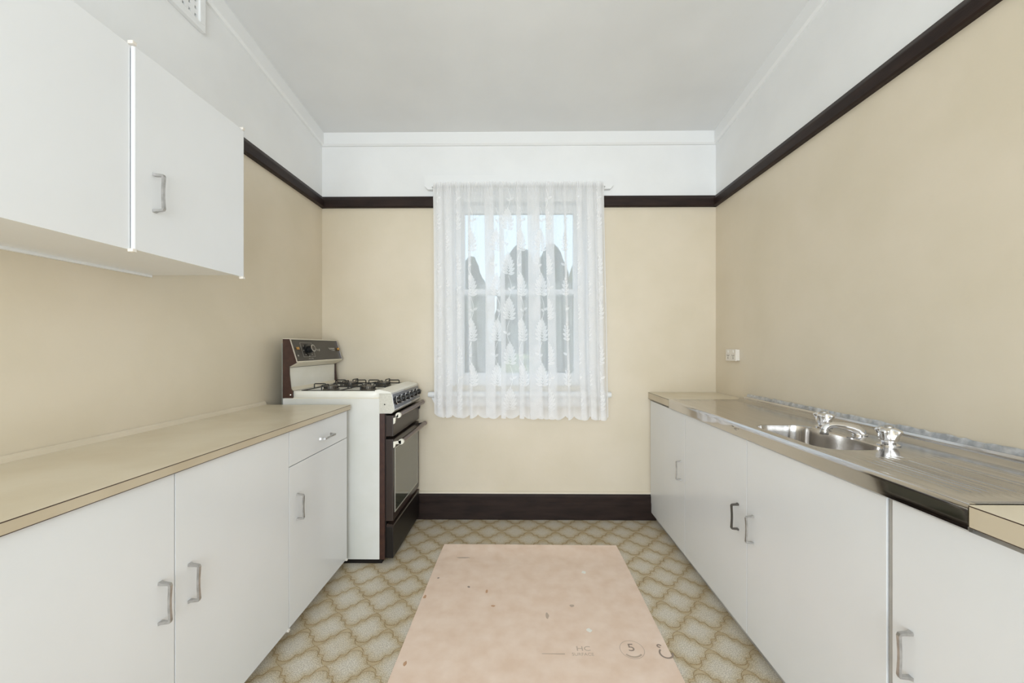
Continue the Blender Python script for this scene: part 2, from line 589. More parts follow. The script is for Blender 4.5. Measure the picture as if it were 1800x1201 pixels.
# skirting with a beige bead
BP = [(0, 0.0), (0.030, 0.0), (0.030, 0.115), (0.024, 0.122), (0.024, 0.160), (0.016, 0.175), (0, 0.175)]
struct(obj('baseboard_back', pr([(BW - a, b) for a, b in BP], 'x', LW, RW), M['dark_wood']))
struct(obj('trim_8', pr([(BW, 0.175), (BW - 0.012, 0.175), (BW - 0.010, 0.186), (BW, 0.192)], 'x', LW, RW), M['beige_wall']))

# ------------------------------------------------------------------ window
win = bpy.data.objects.new('window_1', None); COL.objects.link(win); win.location = (-0.017, BW, 0.93); struct(win)
def wpart(name, bm, mat, parent=None, smooth=False):
    return child(name, bm, mat, parent or win, smooth)
wpart('jamb', bx(WX0, WX0 + 0.035, BW - 0.002, BW + 0.12, WZ0, WZ1), M['white_gloss'])
wpart('jamb', bx(WX1 - 0.035, WX1, BW - 0.002, BW + 0.12, WZ0, WZ1), M['white_gloss'])
wpart('head_jamb', bx(WX0 + 0.035, WX1 - 0.035, BW - 0.002, BW + 0.12, WZ1 - 0.035, WZ1), M['white_gloss'])
wpart('architrave', bx(-0.605, WX0 + 0.012, BW - 0.022, BW, 0.892, 2.30, bev=0.004), M['white_gloss'])
wpart('architrave', bx(WX1 - 0.012, 0.568, BW - 0.022, BW, 0.892, 2.30, bev=0.004), M['white_gloss'])
hb = [(-0.675, 2.398), (0.640, 2.398), (0.640, 2.325), (0.618, 2.300), (-0.653, 2.300), (-0.675, 2.325)]
bm = bmesh.new()
A = [bm.verts.new((x, BW - 0.034, z)) for x, z in hb]; B = [bm.verts.new((x, BW, z)) for x, z in hb]
bm.faces.new(A); bm.faces.new(B[::-1])
for i in range(6):
    j = (i + 1) % 6
    bm.faces.new((A[i], B[i], B[j], A[j]))
wpart('head_board', bm, M['white_gloss'])
wpart('sill', tb([(-0.645, BW - 0.045, 0.873), (-0.63, BW - 0.045, 0.873), (0.605, BW - 0.045, 0.873), (0.62, BW - 0.045, 0.873)], [0.017, 0.021, 0.021, 0.017], seg=14), M['white_gloss'], smooth=True)
wpart('sill_board', bx(WX0 - 0.1, WX1 + 0.1, BW - 0.045, BW + 0.10, 0.853, 0.893), M['white_gloss'])
wpart('apron', pr([(-0.625, 0.853), (0.60, 0.853), (0.60, 0.840), (0.575, 0.790), (-0.60, 0.790), (-0.625, 0.840)][::-1], 'y', BW - 0.02, BW), M['white_gloss'])


def sash(x0, x1, z0, z1, y, st, top, bot):
    f = bmesh.new()
    box(f, x0, x0 + st, y, y + 0.035, z0, z1, bev=0.003)
    box(f, x1 - st, x1, y, y + 0.035, z0, z1, bev=0.003)
    box(f, x0 + st, x1 - st, y, y + 0.035, z1 - top, z1, bev=0.003)
    box(f, x0 + st, x1 - st, y, y + 0.035, z0, z0 + bot, bev=0.003)
    s = wpart('sash', f, M['white_gloss'])
    wpart('pane', bx(x0 + st - 0.004, x1 - st + 0.004, y + 0.016, y + 0.020, z0 + bot - 0.004, z1 - top + 0.004), M['glass'], s)


sash(WX0 + 0.035, WX1 - 0.035, 1.575, WZ1 - 0.035, BW + 0.062, 0.058, 0.062, 0.036)
sash(WX0 + 0.035, WX1 - 0.035, 0.893, 1.613, BW + 0.024, 0.058, 0.036, 0.125)

# ------------------------------------------------------------------ furniture hardware
def handle_mesh():
    """pull handle: two flared feet and a slightly waisted bar; base plane x=0, bar along z, projecting to +x"""
    path = [(0.0, 0.0525, 0.0065, 0.0042), (0.008, 0.0505, 0.0052, 0.0034), (0.020, 0.0500, 0.0042, 0.0031), (0.0265, 0.0490, 0.0042, 0.0033), (0.0280, 0.0455, 0.0040, 0.0033),
            (0.0272, 0.030, 0.0034, 0.0031), (0.0262, 0.012, 0.0032, 0.0031), (0.0260, 0.0, 0.0032, 0.0031)]
    path = path + [(x, -z, w, t) for x, z, w, t in path[-2::-1]]
    n = len(path)
    bm = bmesh.new()
    rings = []
    for i, (x, z, w, t) in enumerate(path):
        a = Vector(path[max(i - 1, 0)][:2]); b = Vector(path[min(i + 1, n - 1)][:2])
        d = (b - a).normalized()
        nrm = Vector((d.y, -d.x))
        rings.append([bm.verts.new((x + nrm.x * t * s2, w * s1, z + nrm.y * t * s2)) for s1, s2 in ((-1, -1), (1, -1), (1, 1), (-1, 1))])
    for i in range(n - 1):
        for q in range(4):
            w = (q + 1) % 4
            bm.faces.new((rings[i][q], rings[i][w], rings[i + 1][w], rings[i + 1][q]))
    bm.faces.new(rings[0]); bm.faces.new(rings[-1][::-1])
    bmesh.ops.recalc_face_normals(bm, faces=bm.faces)
    return bm


HM = {}
def handle(parent_part, root, x, y, z, facing, horizontal=False, kind='brushed'):
    if kind not in HM:
        me = bpy.data.meshes.new('handle'); b = handle_mesh(); b.to_mesh(me); b.free(); me.materials.append(M[kind]); HM[kind] = me
    h = bpy.data.objects.new('handle', HM[kind]); COL.objects.link(h)
    h.parent = parent_part
    h.location = (x, y, z)   # the part's own offset already cancels the root's location
    h.rotation_euler = (math.pi / 2 if horizontal else 0, 0, 0 if facing > 0 else math.pi)
    if kind == 'bronze':
        h['label'] = 'darkened metal pull handle'
    return h


def pivot(root, x, y, z, part=None):
    child('pivot_hinge', bx(x - 0.006, x + 0.009, y - 0.006, y + 0.006, z - 0.005, z + 0.004, bev=0.002), M['plastic_white'], part or root)


# ------------------------------------------------------------------ run of base cabinets beside the cooker (facing +x)
FX = -0.945   # door faces
def base_left(name, label, y0, y1, doors, drawer=None):
    r = thing(name, label, 'cabinet', ((LW + FX) / 2, (y0 + y1) / 2, 0))
    child('body', bx(LW + 0.004, FX - 0.018, y0, y1, 0.075, 0.8595), M['carcass'], r)
    child('kickboard', bx(LW + 0.004, FX - 0.045, y0, y1, 0.0005, 0.075), M['kick_grey'], r)
    for (a, b, z0, z1, hy, hz, hor) in doors:
        d = child('drawer' if hor else 'door', bx(FX - 0.0175, FX, a, b, z0, z1, bev=0.0006), M['laminate_white'], r)
        handle(d, r, FX, hy, hz, 1, hor)
        if not hor:
            pivot(r, FX - 0.004, a + 0.004 if hy > (a + b) / 2 else b - 0.004, z0 - 0.003)
    return r


base_left('base_cabinet', 'white double-door base cabinet under the longer plain beige worktop', 0.535, 1.6105,
          [(0.540, 1.0745, 0.056, 0.857, 1.031, 0.532, False), (1.0785, 1.6085, 0.056, 0.857, 1.124, 0.530, False)])
base_left('base_cabinet', 'white base cabinet with a drawer above its door, next to the cooker', 1.6115, 2.150,
          [(1.6135, 2.147, 0.056, 0.710, 1.668, 0.529, False), (1.6135, 2.147, 0.7135, 0.857, 1.908, 0.772, True)])


def worktop(label, xf, xb, y0, y1, side, th=0.0437):
    """laminate slab: core, top sheet with a dark edge line, front edge strip; side = +1 if the front faces +x"""
    r = thing('laminate_worktop', label, 'worktop', ((xf + xb) / 2, (y0 + y1) / 2, 0.843))
    lo, hi = min(xf, xb), max(xf, xb)
    e = xf
    inn = xf - side * 0.003
    zb = 0.8872 - th
    child('core', bx(min(inn, xb), max(inn, xb), y0, y1, zb, 0.8838), M['worktop_edge'], r)
    child('top_sheet', bx(lo, hi, y0, y1, 0.8858, 0.8872), M['worktop'], r)
    child('edge_line', bx(min(e + side * 0.0004, xb), max(e + side * 0.0004, xb), y0, y1, 0.8838, 0.8858), M['dark_line'], r)
    child('edge_strip', bx(min(inn, e), max(inn, e), y0, y1, zb, 0.8838), M['worktop_edge'], r)
    child('bottom_line', bx(min(inn - side * 0.004, e), max(inn - side * 0.004, e), y0, y1, zb - 0.0017, zb), M['dark_line'], r)
    return r


wl = worktop('long plain beige laminate worktop without a sink, ending at the gas cooker', -0.934, LW + 0.002, 0.50, 2.165, 1, 0.0255)
child('wall_strip', pr([(LW + 0.002, 0.8873), (LW + 0.014, 0.8873), (LW + 0.012, 0.900), (LW + 0.002, 0.906)], 'y', 0.50, 2.165), M['beige_wall'], wl)

# ------------------------------------------------------------------ wall cabinet
CX = -1.050
uc = thing('wall_cabinet', 'white wall-hung cabinet with flat doors above the plain beige worktop', 'cabinet', (-1.23, 1.0, 1.465))
child('body', bx(LW + 0.001, CX - 0.016, 0.50, 1.492, 1.473, 2.016), M['laminate_white'], uc)
child('bottom_strip', bx(LW + 0.001, LW + 0.012, 0.50, 1.492, 1.465, 1.473), M['white_gloss'], uc)
d1 = child('door', bx(CX - 0.0155, CX, 1.074, 1.496, 1.466, 2.020, bev=0.002), M['laminate_white'], uc)
handle(d1, uc, CX, 1.128, 1.642, 1)
child('door', bx(CX - 0.0155, CX - 0.010, 0.50, 1.068, 1.465, 2.020, bev=0.001), M['laminate_white'], uc)
child('door_edge_strip', tb([(CX - 0.006, 1.074, 1.468), (CX - 0.006, 1.074, 2.018)], 0.0062, seg=10), M['laminate_white'], uc, smooth=True)
for yy in (1.066, 1.490):
    pivot(uc, CX - 0.004, yy, 2.024)
pivot(uc, CX - 0.004, 1.066, 1.463)
pivot(uc, CX - 0.004, 1.490, 1.463)

# ------------------------------------------------------------------ sink run (facing -x)
SX = 0.901
def base_right(label, y0, y1, doors, stile=None):
    r = thing('base_cabinet', label, 'cabinet', ((RW + SX) / 2, (y0 + y1) / 2, 0))
    child('body', bx(SX + 0.018, RW - 0.004, y0, y1, 0.050, 0.832 if y0 > 0.5 and y1 < 2.5 else 0.8395), M['carcass'], r) if not (y0 < 1.3 and y1 > 1.6) else None
    if y0 < 1.3 and y1 > 1.6:
        b = bmesh.new()
        box(b, SX + 0.018, RW - 0.004, y0, y0 + 0.016, 0.050, 0.820)
        box(b, SX + 0.018, RW - 0.004, y1 - 0.016, y1, 0.050, 0.820)
        box(b, SX + 0.018, RW - 0.004, y0, y1, 0.050, 0.066)
        box(b, RW - 0.010, RW - 0.004, y0, y1, 0.050, 0.820)
        child('body', b, M['carcass'], r)
    child('kickboard', bx(SX + 0.035, RW - 0.004, y0, y1, 0.0005, 0.052), M['kick_grey'], r)
    for (a, b, hy, hz, kind) in doors:
        d = child('door', bx(SX, SX + 0.0175, a, b, 0.055, 0.829, bev=0.0006), M['laminate_white'], r)
        handle(d, r, SX, hy, hz, -1, False, kind)
    if stile:
        child('stile', bx(SX + 0.004, SX + 0.018, stile[0], stile[1], 0.052, 0.832), M['kick_grey'], r)
    return r


base_right('white single-door base cabinet in the corner under the window wall', 2.2025, 2.790, [(2.2045, 2.788, 2.256, 0.505, 'brushed')])
base_right('white double-door base cabinet below the sink bowl', 0.9905, 2.2015, [(1.6025, 2.1995, 1.664, 0.497, 'bronze'), (0.9925, 1.5985, 1.556, 0.492, 'brushed')])
base_right('white single-door base cabinet under the ridged end of the sink bench', 0.375, 0.9895, [(0.378, 0.9765, 0.930, 0.488, 'brushed')], stile=(0.9775, 0.9890))
worktop('short beige laminate worktop in the corner between window wall and sink bench', 0.889, RW - 0.002, 2.412, BW - 0.003, -1)
worktop('beige laminate worktop joining the ridged end of the sink bench', 0.889, RW - 0.002, 0.37, 0.800, -1)

# stainless sink bench
YA, YB = 0.8025, 2.4095
sb = thing('sink_bench', 'stainless steel sink bench with one bowl and a ridged drainer', 'sink', (1.12, 1.6, 0.835))
ZS = 0.883
def sheet_h(x, y):
    h = 0.0
    # raised rim round the sheet
    def ramp(d, w):
        d = max(0.0, min(1.0, d / w))
        return 1 - d * d * (3 - 2 * d)
    h = max(h, 0.0055 * ramp(x - 0.905, 0.016), 0.0055 * ramp(YB - y, 0.045), 0.0055 * ramp(y - YA, 0.03))
    h = max(h, 0.012 * ramp(1.318 - x, 0.035))
    # ridged drainer near the end
    if 0.85 < y < 1.17 and 0.945 < x < 1.235:
        e = min(1, (y - 0.85) / 0.03, (1.17 - y) / 0.05, (x - 0.945) / 0.01, (1.235 - x) / 0.01)
        h += 0.0030 * e * (0.5 + 0.5 * math.cos((x - 0.945) / 0.0193 * 2 * math.pi)) ** 4
    return h


bm = bmesh.new()
XS = [0.905 + (1.318 - 0.905) * i / 220 for i in range(221)]
def grid_patch(xs, ys):
    g = [[bm.verts.new((x, y, ZS + sheet_h(x, y))) for x in xs] for y in ys]
    for j in range(len(ys) - 1):
        for i in range(len(xs) - 1):
            bm.faces.new((g[j][i], g[j][i + 1], g[j + 1][i + 1], g[j + 1][i]))
B0, B1, BX0, BX1 = 1.200, 1.700, 0.926, 1.172
grid_patch(XS, [YA + (B0 - YA) * i / 60 for i in range(61)])
grid_patch(XS, [B1 + (YB - B1) * i / 60 for i in range(61)])
xs_l = [x for x in XS if x < BX0]; xs_l = xs_l + [BX0]
xs_r = [BX1] + [x for x in XS if x > BX1]
ys_m = [B0 + (B1 - B0) * i / 24 for i in range(25)]
grid_patch(xs_l, ys_m)
grid_patch(xs_r, ys_m)
# bowl ring: square opening to rounded rectangle, then down
bcx, bcy, bhx, bhy, brad = 1.049, 1.448, 0.108, 0.208, 0.070
def rrect(cx, cy, hx, hy, r, n=40):
    pts = []
    for k in range(n):
        a = 2 * math.pi * (k + 0.5) / n
        c, s = math.cos(a), math.sin(a)
        # superellipse-like rounded rectangle by ray marching
        lo, hi = 0.0, 1.0
        for _ in range(30):
            m_ = (lo + hi) / 2
            x, y = c * m_, s * m_
            qx, qy = abs(x) - (hx - r), abs(y) - (hy - r)
            d = math.hypot(max(qx, 0), max(qy, 0)) + min(max(qx, qy), 0) - r
            if d < 0:
                lo = m_
            else:
                hi = m_
        pts.append((cx + c * lo, cy + s * lo))
    return pts
NB = 96
outer = []
for k in range(NB):
    a = 2 * math.pi * (k + 0.5) / NB
    c, s = math.cos(a), math.sin(a)
    cand = []
    if c > 1e-9: cand.append((BX1 - bcx) / c)
    if c < -1e-9: cand.append((BX0 - bcx) / c)
    if s > 1e-9: cand.append((B1 - bcy) / s)
    if s < -1e-9: cand.append((B0 - bcy) / s)
    t = min(cand)
    outer.append((bcx + c * t, bcy + s * t))
# put vertices on the square's corners
for (qx, qy) in ((BX0, B0), (BX0, B1), (BX1, B0), (BX1, B1)):
    k = min(range(NB), key=lambda i: (outer[i][0] - qx) ** 2 + (outer[i][1] - qy) ** 2)
    outer[k] = (qx, qy)
rim = rrect(bcx, bcy, bhx, bhy, brad, NB)
rim2 = rrect(bcx, bcy, bhx - 0.004, bhy - 0.004, brad - 0.004, NB)
R0 = [bm.verts.new((x, y, ZS)) for x, y in outer]
R1 = [bm.verts.new((x, y, ZS)) for x, y in rim]
R2 = [bm.verts.new((x, y, ZS - 0.004)) for x, y in rim2]
for P_, Q_ in ((R0, R1), (R1, R2)):
    for k in range(NB):
        j = (k + 1) % NB
        bm.faces.new((P_[k], P_[j], Q_[j], Q_[k]))
bmesh.ops.remove_doubles(bm, verts=bm.verts, dist=0.0002)
top = child('bench_top', bm, M['steel'], sb, smooth=True)
bm = bmesh.new()
loops = []
for (ins, z, r_) in ((0.004, -0.004, 0.066), (0.007, -0.03, 0.064), (0.012, -0.11, 0.060), (0.018, -0.135, 0.055), (0.032, -0.150, 0.045), (0.060, -0.155, 0.03)):
    loops.append([bm.verts.new((x, y, ZS + z)) for x, y in rrect(bcx, bcy, bhx - ins, bhy - ins, r_, NB)])
for P_, Q_ in zip(loops[:-1], loops[1:]):
    for k in range(NB):
        j = (k + 1) % NB
        bm.faces.new((P_[k], P_[j], Q_[j], Q_[k]))
bm.faces.new(loops[-1])
child('bowl', bm, M['steel'], sb, smooth=True)
child('drain', lt([(0.045, 0), (0.045, 0.003), (0.036, 0.004), (0.030, 0.001), (0.012, 0.001)], bcx, bcy, ZS - 0.155, 28), M['chrome'], sb, smooth=True)
# front apron, back upstand
ap = [(0.905, ZS + 0.0055), (0.899, ZS + 0.0068), (0.893, ZS + 0.0052), (0.890, ZS + 0.0005), (0.889, ZS - 0.012), (0.889, 0.836), (0.893, 0.833), (0.899, 0.833), (0.899, 0.838), (0.8925, 0.842), (0.8925, ZS - 0.012), (0.897, ZS)]
child('front_edge', pr(ap, 'y', YA, YB), M['steel_polished'], sb, smooth=True)
bk = [(1.318, ZS + 0.012), (1.330, ZS + 0.0125), (1.336, ZS + 0.016), (1.338, ZS + 0.024), (1.344, ZS + 0.024), (1.344, ZS + 0.004), (1.318, ZS + 0.006)]
child('upstand', pr(bk, 'y', YA, YB), M['steel'], sb, smooth=True)
random.seed(3)
bm = bmesh.new()
n = 90
ra, rb = [], []
for i in range(n + 1):
    y = YA + (YB - 0.01 - YA) * i / n
    ra.append(bm.verts.new((1.3445 + random.uniform(-0.0012, 0.001), y, ZS + 0.014)))
    rb.append(bm.verts.new((1.3545 + random.uniform(-0.002, 0.002), y, ZS + 0.040 + random.uniform(-0.003, 0.002))))
for i in range(n):
    bm.faces.new((ra[i], ra[i + 1], rb[i + 1], rb[i]))
bmesh.ops.solidify(bm, geom=bm.faces[:], thickness=0.001)
child('sealing_strip', bm, M['foil'], sb, label='crinkled silver sealing strip along the wall')
# maker's stamp on the front edge: a few pressed strokes too small to read
bm = bmesh.new()
for (dy, dz, w, h_) in ((0.030, 0.006, 0.014, 0.0025), (0.017, 0.000, 0.010, 0.002), (0.004, 0.002, 0.012, 0.002), (0.006, -0.004, 0.016, 0.0018), (-0.008, 0.003, 0.006, 0.002)):
    box(bm, 0.8884, 0.8889, 1.647 + dy, 1.647 + dy + w, 0.862 + dz, 0.862 + dz + h_)
child('pressed_stamp', bm, M['bronze'], sb)


def capstan(label, x, y, rot):
    r = thing('capstan_tap', label, 'tap', (x, y, ZS + 0.0))
    child('flange', lt([(0.030, 0.0005), (0.030, 0.003), (0.024, 0.006), (0.014, 0.011), (0.012, 0.018)], x, y, ZS, 28), M['chrome'], r, smooth=True)
    hd = bmesh.new()
    rings = []
    SEG = 64
    for (r_, h_, am) in ((0.016, 0.008, 0), (0.0225, 0.013, 0.02), (0.0262, 0.022, 0.04), (0.0268, 0.032, 0.08), (0.0275, 0.040, 0.26), (0.0290, 0.047, 0.31), (0.0270, 0.052, 0.28), (0.020, 0.056, 0.14), (0.013, 0.058, 0)):
        ring = []
        for q_ in range(SEG):
            a = 2 * math.pi * q_ / SEG
            w_ = math.cos(4 * (a - rot))
            rr = r_ * (1 + am * (abs(w_) ** 0.6) * (1 if w_ > 0 else -1) + 0.035 * math.cos(12 * (a - rot)) * (1 if 0.01 < h_ < 0.04 else 0))
            ring.append(hd.verts.new((x + rr * math.cos(a), y + rr * math.sin(a), ZS + h_)))
        rings.append(ring)
    for P_, Q_ in zip(rings[:-1], rings[1:]):
        for q_ in range(SEG):
            w_ = (q_ + 1) % SEG
            hd.faces.new((P_[q_], P_[w_], Q_[w_], Q_[q_]))
    hd.faces.new(rings[0][::-1]); hd.faces.new(rings[-1])
    child('handle', hd, M['chrome'], r, smooth=True)
    child('cap', lt([(0.013, 0.0575), (0.013, 0.061), (0.009, 0.063)], x, y, ZS, 24), M['brushed'], r, smooth=True)


capstan('chrome capstan tap on the sink bench, on the window side of the spout', 1.205, 1.600, 0.5)
capstan('chrome capstan tap on the sink bench, at the ridged drainer side of the spout', 1.193, 1.306, 0.35)
sp = thing('sink_spout', 'low curved chrome spout reaching over the sink bowl', 'tap', (1.222, 1.452, ZS))
child('base_flange', lt([(0.024, 0.0005), (0.024, 0.004), (0.018, 0.008)], 1.222, 1.452, ZS, 24), M['chrome'], sp, smooth=True)
child('spout', tb([(1.222, 1.452, ZS + 0.001), (1.2215, 1.452, ZS + 0.009), (1.210, 1.452, ZS + 0.020), (1.188, 1.453, ZS + 0.028), (1.162, 1.454, ZS + 0.033), (1.136, 1.456, ZS + 0.036), (1.116, 1.457, ZS + 0.034), (1.104, 1.458, ZS + 0.027), (1.100, 1.458, ZS + 0.018)],
                  [0.021, 0.020, 0.0175, 0.0155, 0.0125, 0.0108, 0.0108, 0.0115, 0.012], seg=18), M['chrome'], sp, smooth=True)
child('nozzle', lt([(0.0125, 0.001), (0.0135, 0.003), (0.0135, 0.019), (0.012, 0.021)], 1.100, 1.458, ZS, 20), M['brushed'], sp, smooth=True)

# ------------------------------------------------------------------ gas cooker in the corner
CY0, CY1 = 2.200, 2.760
ck = thing('gas_cooker', 'old white and brown freestanding gas cooker in the corner by the window', 'cooker', (-1.03, 2.48, 0))
child('body', bx(-1.326, -0.787, CY0, CY1, 0.024, 0.916, bev=0.002), M['enamel_side'], ck)
child('plinth', bx(-1.32, -0.775, CY0 + 0.005, CY1 - 0.005, 0.0005, 0.0235), M['black_side'], ck)
child('front_frame', bx(-0.7865, -0.757, CY0, CY1, 0.024, 0.833), M['brown_enamel'], ck)
gd = child('grill_door', bx(-0.752, -0.711, CY0 + 0.002, CY1 - 0.002, 0.706, 0.822, bev=0.004), M['door_brown'], ck)
od = child('oven_door', bx(-0.752, -0.711, CY0 + 0.002, CY1 - 0.002, 0.236, 0.690, bev=0.005), M['door_brown'], ck)
child('inner_front', bx(-0.757, -0.752, CY0 + 0.006, CY1 - 0.006, 0.03, 0.83), M['black_side'], ck)
dw = child('drawer', bx(-0.750, -0.711, CY0 + 0.002, CY1 - 0.002, 0.030, 0.205, bev=0.004), M['black_side'], ck)
child('drawer_lip', pr([(-0.750, 0.205), (-0.711, 0.205), (-0.708, 0.210), (-0.711, 0.216), (-0.745, 0.220)], 'y', CY0 + 0.002, CY1 - 0.002), M['door_brown'], dw)
wf = bmesh.new()
for (a, b, c, d) in ((2.228, 2.716, 0.632, 0.638), (2.228, 2.716, 0.276, 0.282), (2.228, 2.234, 0.282, 0.632), (2.710, 2.716, 0.282, 0.632)):
    box(wf, -0.7105, -0.708, a, b, c, d)
child('window_trim', wf, M['silver_panel'], od)
child('glass', bx(-0.7108, -0.709, 2.235, 2.709, 0.283, 0.631), M['glass_oven'], od)


def bar_handle(door, z, x, zf):
    b = tb([(x, CY0 + 0.018, z), (x, CY1 - 0.018, z)], 0.0135, seg=18)
    h = child('handle', b, M['handle_brown'], door, smooth=True)
    for yy, s in ((CY0 + 0.004, 1), (CY1 - 0.004, -1)):
        e = bmesh.new()
        tube(e, [(x, yy, z), (x, yy + s * 0.016, z)], 0.015, seg=18)
        child('handle_cap', e, M['cream_plastic'] if s > 0 else M['handle_brown'], door, smooth=True)
        e = bmesh.new()
        prism(e, [(-0.711, zf), (-0.711, zf - 0.034), (-0.703, zf - 0.030), (-0.698, z - 0.012), (x, z - 0.012), (x, z + 0.008), (-0.700, zf + 0.002)], 'y', min(yy, yy + s * 0.012), max(yy, yy + s * 0.012))
        child('handle_bracket', e, M['cream_plastic'] if s > 0 else M['black_side'], door)


bar_handle(gd, 0.823, -0.684, 0.808)
bar_handle(od, 0.676, -0.668, 0.676)
# control panel with sloping fascia and six knobs
cp = child('control_panel', pr([(-0.7868, 0.834), (-0.718, 0.834), (-0.7035, 0.848), (-0.7200, 0.944), (-0.7868, 0.944)], 'y', CY0 - 0.002, CY1 + 0.002), M['silver_panel'], ck)
def fas(t, off):   # point on the fascia: t from bottom (0) to top (1)
    x = -0.7035 + (-0.7200 + 0.7035) * t; z = 0.848 + 0.096 * t
    return (x + off * 0.986, z + off * 0.17)
def fas_quad(t0, t1, y0, y1, o0, o1):
    a, b, c, d = fas(t0, o0), fas(t1, o0), fas(t1, o1), fas(t0, o1)
    return pr([a, b, c, d], 'y', y0, y1)
child('fascia', fas_quad(0.10, 0.93, CY0 + 0.006, CY1 - 0.006, 0.0002, 0.0015), M['fascia'], cp)
child('fascia_trim', fas_quad(0.04, 0.10, CY0, CY1, 0.0002, 0.003), M['steel_polished'], cp)
child('fascia_trim', fas_quad(0.93, 0.985, CY0, CY1, 0.0002, 0.003), M['steel_polished'], cp)
child('fascia_trim', fas_quad(0.10, 0.93, CY0, CY0 + 0.005, 0.0002, 0.003), M['steel_polished'], cp)
for k in range(6):
    yk = 2.262 + k * 0.0865
    b = bmesh.new()
    lathe(b, [(0.023, 0.002), (0.0235, 0.006), (0.021, 0.009), (0.0185, 0.010), (0.017, 0.026), (0.015, 0.028)], 0, 0, 0, 22, axis='x')
    box(b, 0.010, 0.031, -0.017, 0.017, -0.0045, 0.0045, bev=0.001)
    x, z = fas(0.52, 0.0)
    b.transform(Matrix.Translation((x, yk, z)) @ Matrix.Rotation(math.radians(-10), 4, 'Y') @ Matrix.Rotation(math.radians((k * 37) % 50 - 25), 4, 'X'))
    child('knob', b, M['black'], cp, smooth=True)
    b = bmesh.new()
    lathe(b, [(0.0235, 0.0055), (0.0245, 0.007), (0.0225, 0.0095)], 0, 0, 0, 22, axis='x')
    b.transform(Matrix.Translation((x, yk, z)) @ Matrix.Rotation(math.radians(-10), 4, 'Y'))
    child('knob_ring', b, M['chrome'], cp, smooth=True)
child('screw', lt([(0.004, 0), (0.004, 0.0015), (0.002, 0.002)], 0, 0, 0, 10), M['slot'], cp)
scr = bpy.data.objects[-1] if False else None
# hob: shallow tray with raised rim
hb_ = bmesh.new()
hx0, hx1 = -1.275, -0.7875
def loop(ins, z, r=0.012):
    return [hb_.verts.new((x, y, z)) for x, y in rrect((hx0 + hx1) / 2, (CY0 + CY1) / 2, (hx1 - hx0) / 2 - ins, (CY1 - CY0) / 2 - ins, r, 64)]
ls = [loop(0.002, 0.920), loop(0.0, 0.924), loop(0.0, 0.952), loop(0.004, 0.957), loop(0.022, 0.957), loop(0.030, 0.950), loop(0.05, 0.948)]
for P_, Q_ in zip(ls[:-1], ls[1:]):
    for k in range(64):
        j = (k + 1) % 64
        hb_.faces.new((P_[k], P_[j], Q_[j], Q_[k]))
hb_.faces.new(ls[-1]); hb_.faces.new(ls[0][::-1])
child('hob', hb_, M['enamel_white'], ck, smooth=True)
child('hob_gap', bx(-1.32, -0.79, CY0 + 0.004, CY1 - 0.004, 0.916, 0.921), M['cream_enamel'], ck)
child('hob_front_rail', pr([(-0.812, 0.952), (-0.7868, 0.9445), (-0.730, 0.9445), (-0.7205, 0.9445), (-0.7215, 0.949), (-0.735, 0.955), (-0.79, 0.966), (-0.812, 0.962)], 'y', CY0, CY1), M['enamel_white'], ck)
for bx_ in (-1.125, -0.905):
    for by_ in (2.345, 2.615):
        b = lt([(0.030, 0.9485), (0.046, 0.951), (0.046, 0.956), (0.038, 0.958), (0.038, 0.972), (0.036, 0.976), (0.020, 0.977)], bx_, by_, 0, 30)
        bo = child('burner', b, M['burner'], ck, smooth=True)
        b = bmesh.new()
        for k in range(24):
            a = 2 * math.pi * k / 24
            c, s = math.cos(a), math.sin(a)
            g = bmesh.new()
            box(g, 0.0375, 0.0405, -0.0018, 0.0018, 0.959, 0.972)
            g.transform(Matrix.Translation((bx_, by_, 0)) @ Matrix.Rotation(a, 4, 'Z'))
            me_ = bpy.data.meshes.new('tmp'); g.to_mesh(me_); g.free(); b.from_mesh(me_); bpy.data.meshes.remove(me_)
        child('burner_ports', b, M['iron'], bo)
for (ty0, ty1, by_) in ((2.232, 2.470, 2.345), (2.490, 2.728, 2.615)):
    b = bmesh.new()
    r_ = 0.0034
    zz = 0.9565
    tx0, tx1 = -1.238, -0.815
    # base frame
    tube(b, [(tx0, ty0, zz), (tx1, ty0, zz), (tx1, ty1, zz), (tx0, ty1, zz), (tx0, ty0, zz), (tx1, ty0, zz)], r_, 8)
    tube(b, [((tx0 + tx1) / 2, ty0, zz), ((tx0 + tx1) / 2, ty1, zz)], r_, 8)
    tr_ = child('trivet', b, M['iron'], ck, smooth=True)
    for bx_ in (-1.125, -0.905):
        for (sx, sy) in ((1, 0), (-1, 0), (0, 1), (0, -1)):
            x_o = bx_ + sx * 0.100; y_o = by_ + sy * 0.105
            if sy:
                y_o = ty0 if sy < 0 else ty1
            x_i = bx_ + sx * 0.034; y_i = by_ + sy * 0.034
            b = bmesh.new()
            tube(b, [(x_o, y_o, zz), (x_o, y_o, zz + 0.026), (x_o - sx * 0.004, y_o - sy * 0.004, zz + 0.029), (x_i + sx * 0.006, y_i + sy * 0.006, zz + 0.029), (x_i, y_i, zz + 0.028), (x_i, y_i, zz + 0.020)], r_, 8)
            child('prong', b, M['iron'], tr_, smooth=True)
